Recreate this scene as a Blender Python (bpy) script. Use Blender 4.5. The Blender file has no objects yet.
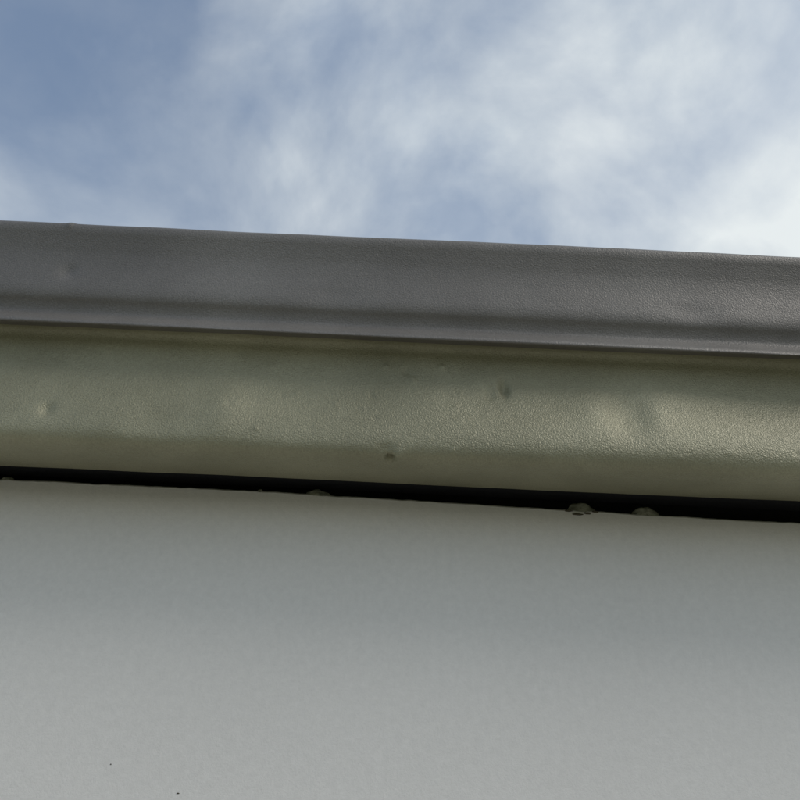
import bpy, math, random
import numpy as np
from mathutils import Vector, Matrix, noise
random.seed(4)
sc=bpy.context.scene
CZ=1.6; D=1.2; PITCH=35.0; T=0.4663
def zr(row,y):
    a=math.radians(PITCH)+math.atan((400-row)/400*T)
    return CZ+(D+y)*math.tan(a)
# ---------- helpers
def mesh_obj(name,verts,faces,mat=None,smooth=False,parent=None):
    me=bpy.data.meshes.new(name); me.from_pydata([tuple(v) for v in verts],[],[tuple(f) for f in faces]); me.update()
    ob=bpy.data.objects.new(name,me); sc.collection.objects.link(ob)
    if mat: me.materials.append(mat)
    if smooth:
        for p in me.polygons: p.use_smooth=True
    if parent: ob.parent=parent
    return ob
def box(name,x0,x1,y0,y1,z0,z1,mat,parent=None):
    v=[(x,y,z) for x in (x0,x1) for y in (y0,y1) for z in (z0,z1)]
    f=[(0,1,3,2),(4,6,7,5),(0,4,5,1),(2,3,7,6),(0,2,6,4),(1,5,7,3)]
    return mesh_obj(name,v,f,mat,parent=parent)
def newmat(name,col,rough,metal=0.0):
    m=bpy.data.materials.new(name); m.use_nodes=True
    b=m.node_tree.nodes['Principled BSDF']
    b.inputs['Base Color'].default_value=(*col,1); b.inputs['Roughness'].default_value=rough; b.inputs['Metallic'].default_value=metal
    return m,m.node_tree,b
def N(t,typ,**k):
    n=t.nodes.new(typ)
    for a,v in k.items(): setattr(n,a,v)
    return n
def noise_n(t,scale,detail=4,rough=.55,vec=None,dist=0):
    n=N(t,'ShaderNodeTexNoise'); n.inputs['Scale'].default_value=scale; n.inputs['Detail'].default_value=detail
    n.inputs['Roughness'].default_value=rough; n.inputs['Distortion'].default_value=dist
    if vec: t.links.new(vec,n.inputs['Vector'])
    return n
def ramp(t,src,stops):
    r=N(t,'ShaderNodeValToRGB'); e=r.color_ramp.elements
    while len(e)<len(stops): e.new(.5)
    for i,(p,c) in enumerate(stops):
        e[i].position=p; e[i].color=(*c,1) if len(c)==3 else c
    t.links.new(src,r.inputs[0]); return r
def bump(t,b,h,strength,dist,prev=None):
    n=N(t,'ShaderNodeBump'); n.inputs['Strength'].default_value=strength; n.inputs['Distance'].default_value=dist
    t.links.new(h,n.inputs['Height'])
    if prev: t.links.new(prev.outputs[0],n.inputs['Normal'])
    t.links.new(n.outputs[0],b.inputs['Normal']); return n

def metal_paint(name,ca,cb,stipple,rough):
    m,t,b=newmat(name,ca,rough,0.2)
    tc=N(t,'ShaderNodeTexCoord'); v=tc.outputs['Object']
    big=noise_n(t,3.2,5,.6,v,.4)
    r=ramp(t,big.outputs[0],[(.36,ca),(.66,cb)])
    fine=noise_n(t,420,3,.7,v)
    rf=ramp(t,fine.outputs[0],[(.3,(.80,.80,.80)),(.7,(1.16,1.16,1.16))])
    mx=N(t,'ShaderNodeMix',data_type='RGBA',blend_type='MULTIPLY'); mx.inputs[0].default_value=1
    t.links.new(r.outputs[0],mx.inputs[6]); t.links.new(rf.outputs[0],mx.inputs[7]); t.links.new(mx.outputs[2],b.inputs['Base Color'])
    b2=bump(t,b,noise_n(t,430,2,.6,v).outputs[0],stipple,.0026)
    vo=N(t,'ShaderNodeTexVoronoi'); vo.inputs['Scale'].default_value=110; t.links.new(v,vo.inputs['Vector'])
    dr=ramp(t,vo.outputs['Distance'],[(.0,(1,1,1)),(.2,(0,0,0))])
    patch=noise_n(t,7,2,.5,v); pr=ramp(t,patch.outputs[0],[(.48,(0,0,0)),(.68,(1,1,1))])
    mm=N(t,'ShaderNodeMath',operation='MULTIPLY'); t.links.new(dr.outputs[0],mm.inputs[0]); t.links.new(pr.outputs[0],mm.inputs[1])
    bump(t,b,mm.outputs[0],stipple,.0016,b2)
    return m
m_low=metal_paint('painted_steel_lower',(.262,.247,.162),(.365,.345,.235),.65,.36)
m_up=metal_paint('painted_steel_upper',(.152,.139,.127),(.205,.19,.174),.4,.45)  # lower band olive, upper band a darker, greyer base colour
# wall
m_wall,t,b=newmat('painted_wall',(.6,.6,.57),.75)
tc=N(t,'ShaderNodeTexCoord'); v=tc.outputs['Object']
c1=ramp(t,noise_n(t,2.2,6,.6,v).outputs[0],[(.3,(.745,.715,.680)),(.7,(.775,.745,.71))])
c2=ramp(t,noise_n(t,85,5,.8,v).outputs[0],[(.3,(.93,.93,.93)),(.7,(1.04,1.04,1.04))])
mx=N(t,'ShaderNodeMix',data_type='RGBA',blend_type='MULTIPLY'); mx.inputs[0].default_value=1
t.links.new(c1.outputs[0],mx.inputs[6]); t.links.new(c2.outputs[0],mx.inputs[7]); t.links.new(mx.outputs[2],b.inputs['Base Color'])
bump(t,b,noise_n(t,260,4,.7,v).outputs[0],.3,.002)
m_black,t,b=newmat('gap_shade_black',(.012,.012,.014),.9)  # near-black colour stands in for shade in the gap; fascia shares it
bump(t,b,noise_n(t,120,4).outputs[0],.4,.003)
m_seal,t,b=newmat('dirty_sealant',(.2,.2,.15),.8)
tc=N(t,'ShaderNodeTexCoord')
r=ramp(t,noise_n(t,70,4,.7,tc.outputs['Object']).outputs[0],[(.35,(.16,.16,.12)),(.65,(.42,.41,.31))]); t.links.new(r.outputs[0],b.inputs['Base Color'])
bump(t,b,noise_n(t,300,4,.7,tc.outputs['Object']).outputs[0],.4,.002)
m_roof,t,b=newmat('roof_steel',(.16,.16,.14),.45,.3)
bump(t,b,noise_n(t,60,3).outputs[0],.1,.002)
m_debris,t,b=newmat('dry_leaf_bits',(.06,.05,.03),.9)
bump(t,b,noise_n(t,200,3).outputs[0],.3,.001)

# ---------- gutter
prof=[ # (row,y)
 (241,-.190),(239.2,-.197),(238.8,-.2045),(239.6,-.2075),(242,-.208),(246,-.2065),(251,-.2035),
 (258,-.1995),(268,-.1945),(280,-.191),(292,-.1895),(303,-.188),(311,-.1845),(318,-.1785),(324,-.1745),
 (328,-.1735),(331,-.1775),(333.5,-.184),(335,-.1865),(337,-.187),(338.5,-.184),(340,-.174),(342,-.163),(346,-.1535),
 (353,-.1465),(363,-.1430),(377,-.1430),(392,-.1460),(408,-.1505),(423,-.1545),(437,-.1555),(448,-.1520),(457,-.1430),(465,-.126),(472,-.102),(478.5,-.070),(483.5,-.036)]
P=[(y,zr(r,y),r) for r,y in prof]
out=[]
for i in range(len(P)-1):
    p0=P[max(i-1,0)];p1=P[i];p2=P[i+1];p3=P[min(i+2,len(P)-1)]
    L=math.hypot(p2[0]-p1[0],p2[1]-p1[1]); n=max(2,int(L/.0018))
    for k in range(n):
        u=k/n
        out.append(tuple(.5*((2*p1[j])+(-p0[j]+p2[j])*u+(2*p0[j]-5*p1[j]+4*p2[j]-p3[j])*u*u+(-p0[j]+3*p1[j]-3*p2[j]+p3[j])*u**3) for j in range(3)))
out.append(P[-1]); nf=len(out)
zb=P[-1][1]; ztop=P[0][1]
inner=[(-.034,zb+.003,999),(-.034,zb+.28,999),(-.037,zb+.28,999),(-.037,zb+.008,999),(-.10,zr(467,-.1)+.014,999),(-.130,zr(425,-.155)+.006,999),(-.130,zr(341,-.16),999),(-.160,zr(315,-.165),999),(-.187,ztop-.01,999)]
ring=out+inner; nr=len(ring)
xs=list(np.arange(-7,-.9,.05))+list(np.arange(-.9,.9,.0026))+list(np.arange(.9,7.01,.05))
K=.00156
def X(px): return (px-400)*K
# dents: px, row(at x=400 equivalent), sx(m), srow, depth (+ = pushed in)
dents=[(501,384,.0070,8,.0085),(487,389,.012,8,.0030),(484,377,.030,12,-.0030),(393,459,.0060,3.6,.0110),(388,449,.014,6,.002),(402,456,.009,6,-.003),
 (618,410,.030,24,.0050),(585,402,.03,26,-.0030),(645,402,.02,20,-.002),(70,424,.010,7,.0045),(175,430,.05,22,.0040),(235,415,.03,30,-.004),
 (405,372,.006,3.5,.0035),(440,366,.006,3,-.003),(385,368,.005,3,-.003),(412,380,.005,3,-.003),(430,400,.05,20,-.003),(660,385,.05,18,-.003),
 (58,287,.014,7,.0032),(48,240,.006,3,-.002),(330,300,.05,12,.002),(740,400,.05,25,.0015),(300,400,.05,25,.003),(690,300,.04,10,.002)]
for _ in range(75):
    dents.append((random.uniform(-100,900),random.uniform(352,462),random.uniform(.003,.0055),random.uniform(1.6,3.2),random.choice([1,-1,-1])*random.uniform(.0005,.0013)))
def sstep(a,b,x):
    u=min(1,max(0,(x-a)/(b-a))); return u*u*(3-2*u)
V=[]
Nn=[]
for i in range(nr):
    a=ring[max(i-1,0)]; c=ring[min(i+1,nr-1)]
    ty,tz=c[0]-a[0],c[1]-a[1]; L=math.hypot(ty,tz) or 1
    Nn.append((tz/L,-ty/L))   # outward normal
darr=np.array(dents)
for x in xs:
    px=400+x/K
    wav=.0012*noise.noise((x*2.3,0,0))+.0006*noise.noise((x*9,3,0))
    bl=.011*sstep(470,800,px)+.0022*math.sin(px/70)*(1 if abs(x)<3 else 0)-.004*sstep(200,-50,px)
    for i,(y,z,r) in enumerate(ring):
        d=0
        if r<900 and abs(x)<.95:
            e=((x-(darr[:,0]-400)*K)/darr[:,2])**2+((r-darr[:,1])/darr[:,3])**2
            d=float(np.sum(darr[:,4]*np.exp(-e)))
        w=wav
        if r<900 and 345<r<480:
            k=min(1,(r-345)/15)*min(1,(480-r)/15)
            w+=.0025*noise.noise((x*4.2,z*9,1.3))*k+bl*math.exp(-((r-434)/32)**2)*k
        ny,nz=Nn[i]
        V.append((x,y+ny*(w-d),z+nz*(w-d)))
F=[];M=[]
for a in range(len(xs)-1):
    for i in range(nr):
        j=(i+1)%nr
        F.append((a*nr+i,a*nr+j,(a+1)*nr+j,(a+1)*nr+i)); M.append(1 if (ring[i][2]<342) else 0)
F.append(tuple(range(nr))); M.append(0)
F.append(tuple((len(xs)-1)*nr+i for i in range(nr))[::-1]); M.append(0)
gut=mesh_obj('roof_gutter',V,F,m_low,True)
gut.data.materials.append(m_up)
gut.data.polygons.foreach_set('material_index',M)
import bmesh
bm=bmesh.new(); bm.from_mesh(gut.data); bmesh.ops.recalc_face_normals(bm,faces=bm.faces); bm.to_mesh(gut.data); bm.free()

# ---------- building
bld=bpy.data.objects.new('building',None); sc.collection.objects.link(bld)
def wtop(x):
    px=400+x/K
    th=13+7.5*min(1,max(0,(px-250)/500))
    z=zr(483.5+th,0)
    n=.0012*noise.noise((x*14,0,5))+.0008*noise.noise((x*60,0,9))
    return z+n
wx=list(np.arange(-6.9,-1,.1))+list(np.arange(-1,1,.005))+list(np.arange(1,6.91,.1))
V=[];F=[]
for x in wx:
    zt=wtop(x)
    V+= [(x,0,-.1),(x,0,zt-.003),(x,.0025,zt),(x,.09,zt),(x,.09,-.1)]
for a in range(len(wx)-1):
    for i in range(4): F.append((a*5+i,(a+1)*5+i,(a+1)*5+i+1,a*5+i+1))
mesh_obj('wall_front',V,F,m_wall,False,bld)
box('wall_left',-6.9,-6.8,.095,8,-.1,2.2,m_wall,bld)
box('wall_right',6.8,6.9,.095,8,-.1,2.2,m_wall,bld)
box('wall_back',-6.9,6.9,8.003,8.1,-.1,3.3,m_wall,bld)
box('gap_shade_strip',-6.9,6.9,.045,.088,wtop(0)+.012,zb+.05,m_black,bld)  # added black strip, paints the deep shade of the open gap
box('fascia_board',-6.95,6.95,-.03,.03,zb+.02,zb+.29,m_black,bld)
V=[];F=[];z0=zb+.33;n=700
for k in range(n+1):
    x=-7.1+14.2*k/n; c=.009*math.sin(x*2*math.pi/.076)
    V+=[(x,-.05,z0+c),(x,8.3,z0+c+8.35*math.tan(math.radians(7)))]
for k in range(n): F.append((2*k,2*k+2,2*k+3,2*k+1))
mesh_obj('roof_sheet',V,F,m_roof,True,bld)
for s in(-1,1):
    x=s*6.85
    mesh_obj('gable_infill',[(x,.1,2.2),(x,8,2.2),(x,8,3.45),(x,.1,z0)],[(0,1,2,3)],m_wall,False,bld)

def blob(px,w,h,d,seed,name,mat,z=None,y=.004):
    x=X(px); bm=bmesh.new(); bmesh.ops.create_icosphere(bm,subdivisions=4,radius=1)
    zc=(wtop(x)-.001) if z is None else z
    for v in bm.verts:
        n=1+.22*noise.noise(v.co*1.3+Vector((seed,0,0)))+.08*noise.noise(v.co*4+Vector((0,seed,0)))
        v.co=Vector((x+v.co.x*w*n,y+v.co.y*d*n,zc+v.co.z*h*n))
    me=bpy.data.meshes.new(name); bm.to_mesh(me); bm.free(); me.materials.append(mat)
    for p in me.polygons:p.use_smooth=True
    o=bpy.data.objects.new(name,me); sc.collection.objects.link(o); o.parent=bld; return o
blob(320,.021,.013,.008,1,'sealant_lump',m_seal,y=.0085)
blob(588,.023,.019,.009,2,'sealant_lump',m_seal,y=.009)
blob(655,.022,.018,.009,3,'sealant_lump',m_seal,y=.009)
blob(262,.005,.006,.006,4,'sealant_lump',m_seal,y=.006)
blob(4,.012,.008,.009,5,'sealant_lump',m_seal,y=.0095)
for k,(px,dz,w) in enumerate([(575,-.0035,.006),(584,-.0085,.009),(594,-.0065,.006),(602,-.003,.005)]):
    x=X(px); blob(px,w,.0015,.0025,20+k,'debris_bit',m_debris,z=wtop(x)+dz,y=-.001)
for k,(px,row) in enumerate([(232,803),(172,777)]):
    blob(px,.0018 if k==0 else .001,.0008,.0008,40+k,'wall_speck',m_debris,z=zr(row,0),y=0)

# ---------- ground
m_g,t,b=newmat('grass_ground',(.07,.1,.035),.95)
tc=N(t,'ShaderNodeTexCoord')
r=ramp(t,noise_n(t,1.5,8,.7,tc.outputs['Object']).outputs[0],[(.3,(.07,.09,.03)),(.55,(.12,.13,.05)),(.75,(.2,.18,.09))]); t.links.new(r.outputs[0],b.inputs['Base Color'])
bump(t,b,noise_n(t,40,6,.8,tc.outputs['Object']).outputs[0],.8,.05)
mesh_obj('ground',[(-400,-400,0),(400,-400,0),(400,400,0),(-400,400,0)],[(0,1,2,3)],m_g)
m_c,t,b=newmat('concrete_path',(.4,.39,.36),.85)
tc=N(t,'ShaderNodeTexCoord')
r=ramp(t,noise_n(t,6,8,.7,tc.outputs['Object']).outputs[0],[(.3,(.37,.35,.30)),(.7,(.47,.45,.39))]); t.links.new(r.outputs[0],b.inputs['Base Color'])
bump(t,b,noise_n(t,90,5,.8,tc.outputs['Object']).outputs[0],.4,.01)
box('path',-9,9,-3.2,-.004,-.05,.05,m_c)

# ---------- world
w=bpy.data.worlds.new('World'); sc.world=w; w.use_nodes=True; t=w.node_tree
bg=t.nodes['Background']; bg.inputs[1].default_value=.125
SUN_EL=44; SUN_AZ=118
sky=N(t,'ShaderNodeTexSky',sky_type='NISHITA'); sky.sun_disc=False
sky.sun_elevation=math.radians(SUN_EL); sky.sun_rotation=math.radians(SUN_AZ)
tint=N(t,'ShaderNodeMix',data_type='RGBA',blend_type='MULTIPLY'); tint.inputs[0].default_value=1; t.links.new(sky.outputs[0],tint.inputs[6]); tint.inputs[7].default_value=(1.25,1.25,1.2,1)
tc=N(t,'ShaderNodeTexCoord'); g=tc.outputs['Generated']
mp=N(t,'ShaderNodeMapping'); mp.inputs['Location'].default_value=(.35,.2,.1); t.links.new(g,mp.inputs[0])
n1=noise_n(t,2.6,8,.52,mp.outputs[0],.25)
sx=N(t,'ShaderNodeSeparateXYZ'); t.links.new(g,sx.inputs[0])
ma=N(t,'ShaderNodeMath',operation='MULTIPLY_ADD'); t.links.new(sx.outputs[0],ma.inputs[0]); ma.inputs[1].default_value=.38; t.links.new(n1.outputs[0],ma.inputs[2])
cf=ramp(t,ma.outputs[0],[(.34,(.20,)*3),(.48,(.52,)*3),(.62,(1,)*3)])
n2=noise_n(t,4.0,8,.54,g,.3)
cc=ramp(t,n2.outputs[0],[(.34,(3.5,4.1,4.9)),(.47,(5.0,5.5,5.9)),(.60,(6.4,6.8,6.9))])
mx=N(t,'ShaderNodeMix',data_type='RGBA'); t.links.new(cf.outputs[0],mx.inputs[0]); t.links.new(tint.outputs[2],mx.inputs[6]); t.links.new(cc.outputs[0],mx.inputs[7])
t.links.new(mx.outputs[2],bg.inputs[0])
# ---------- sun
l=bpy.data.lights.new('sun','SUN'); l.energy=1.5; l.angle=math.radians(22); l.color=(1,.95,.88)
so=bpy.data.objects.new('sun',l); sc.collection.objects.link(so)
el=math.radians(SUN_EL); az=math.radians(SUN_AZ)
d=Vector((math.sin(az)*math.cos(el),math.cos(az)*math.cos(el),math.sin(el)))
so.rotation_euler=d.to_track_quat('Z','Y').to_euler()
# ---------- camera
cd=bpy.data.cameras.new('camera'); cd.angle=2*math.atan(T); cd.clip_end=3000; cd.clip_start=.01
co=bpy.data.objects.new('camera',cd); sc.collection.objects.link(co)
co.matrix_world=Matrix.Translation((0,-D,CZ))@Matrix.Rotation(math.radians(90+PITCH),4,'X')@Matrix.Rotation(math.radians(2.6),4,'Z')
sc.camera=co
sc.view_settings.view_transform='Standard'; sc.view_settings.look='None'; sc.view_settings.exposure=0
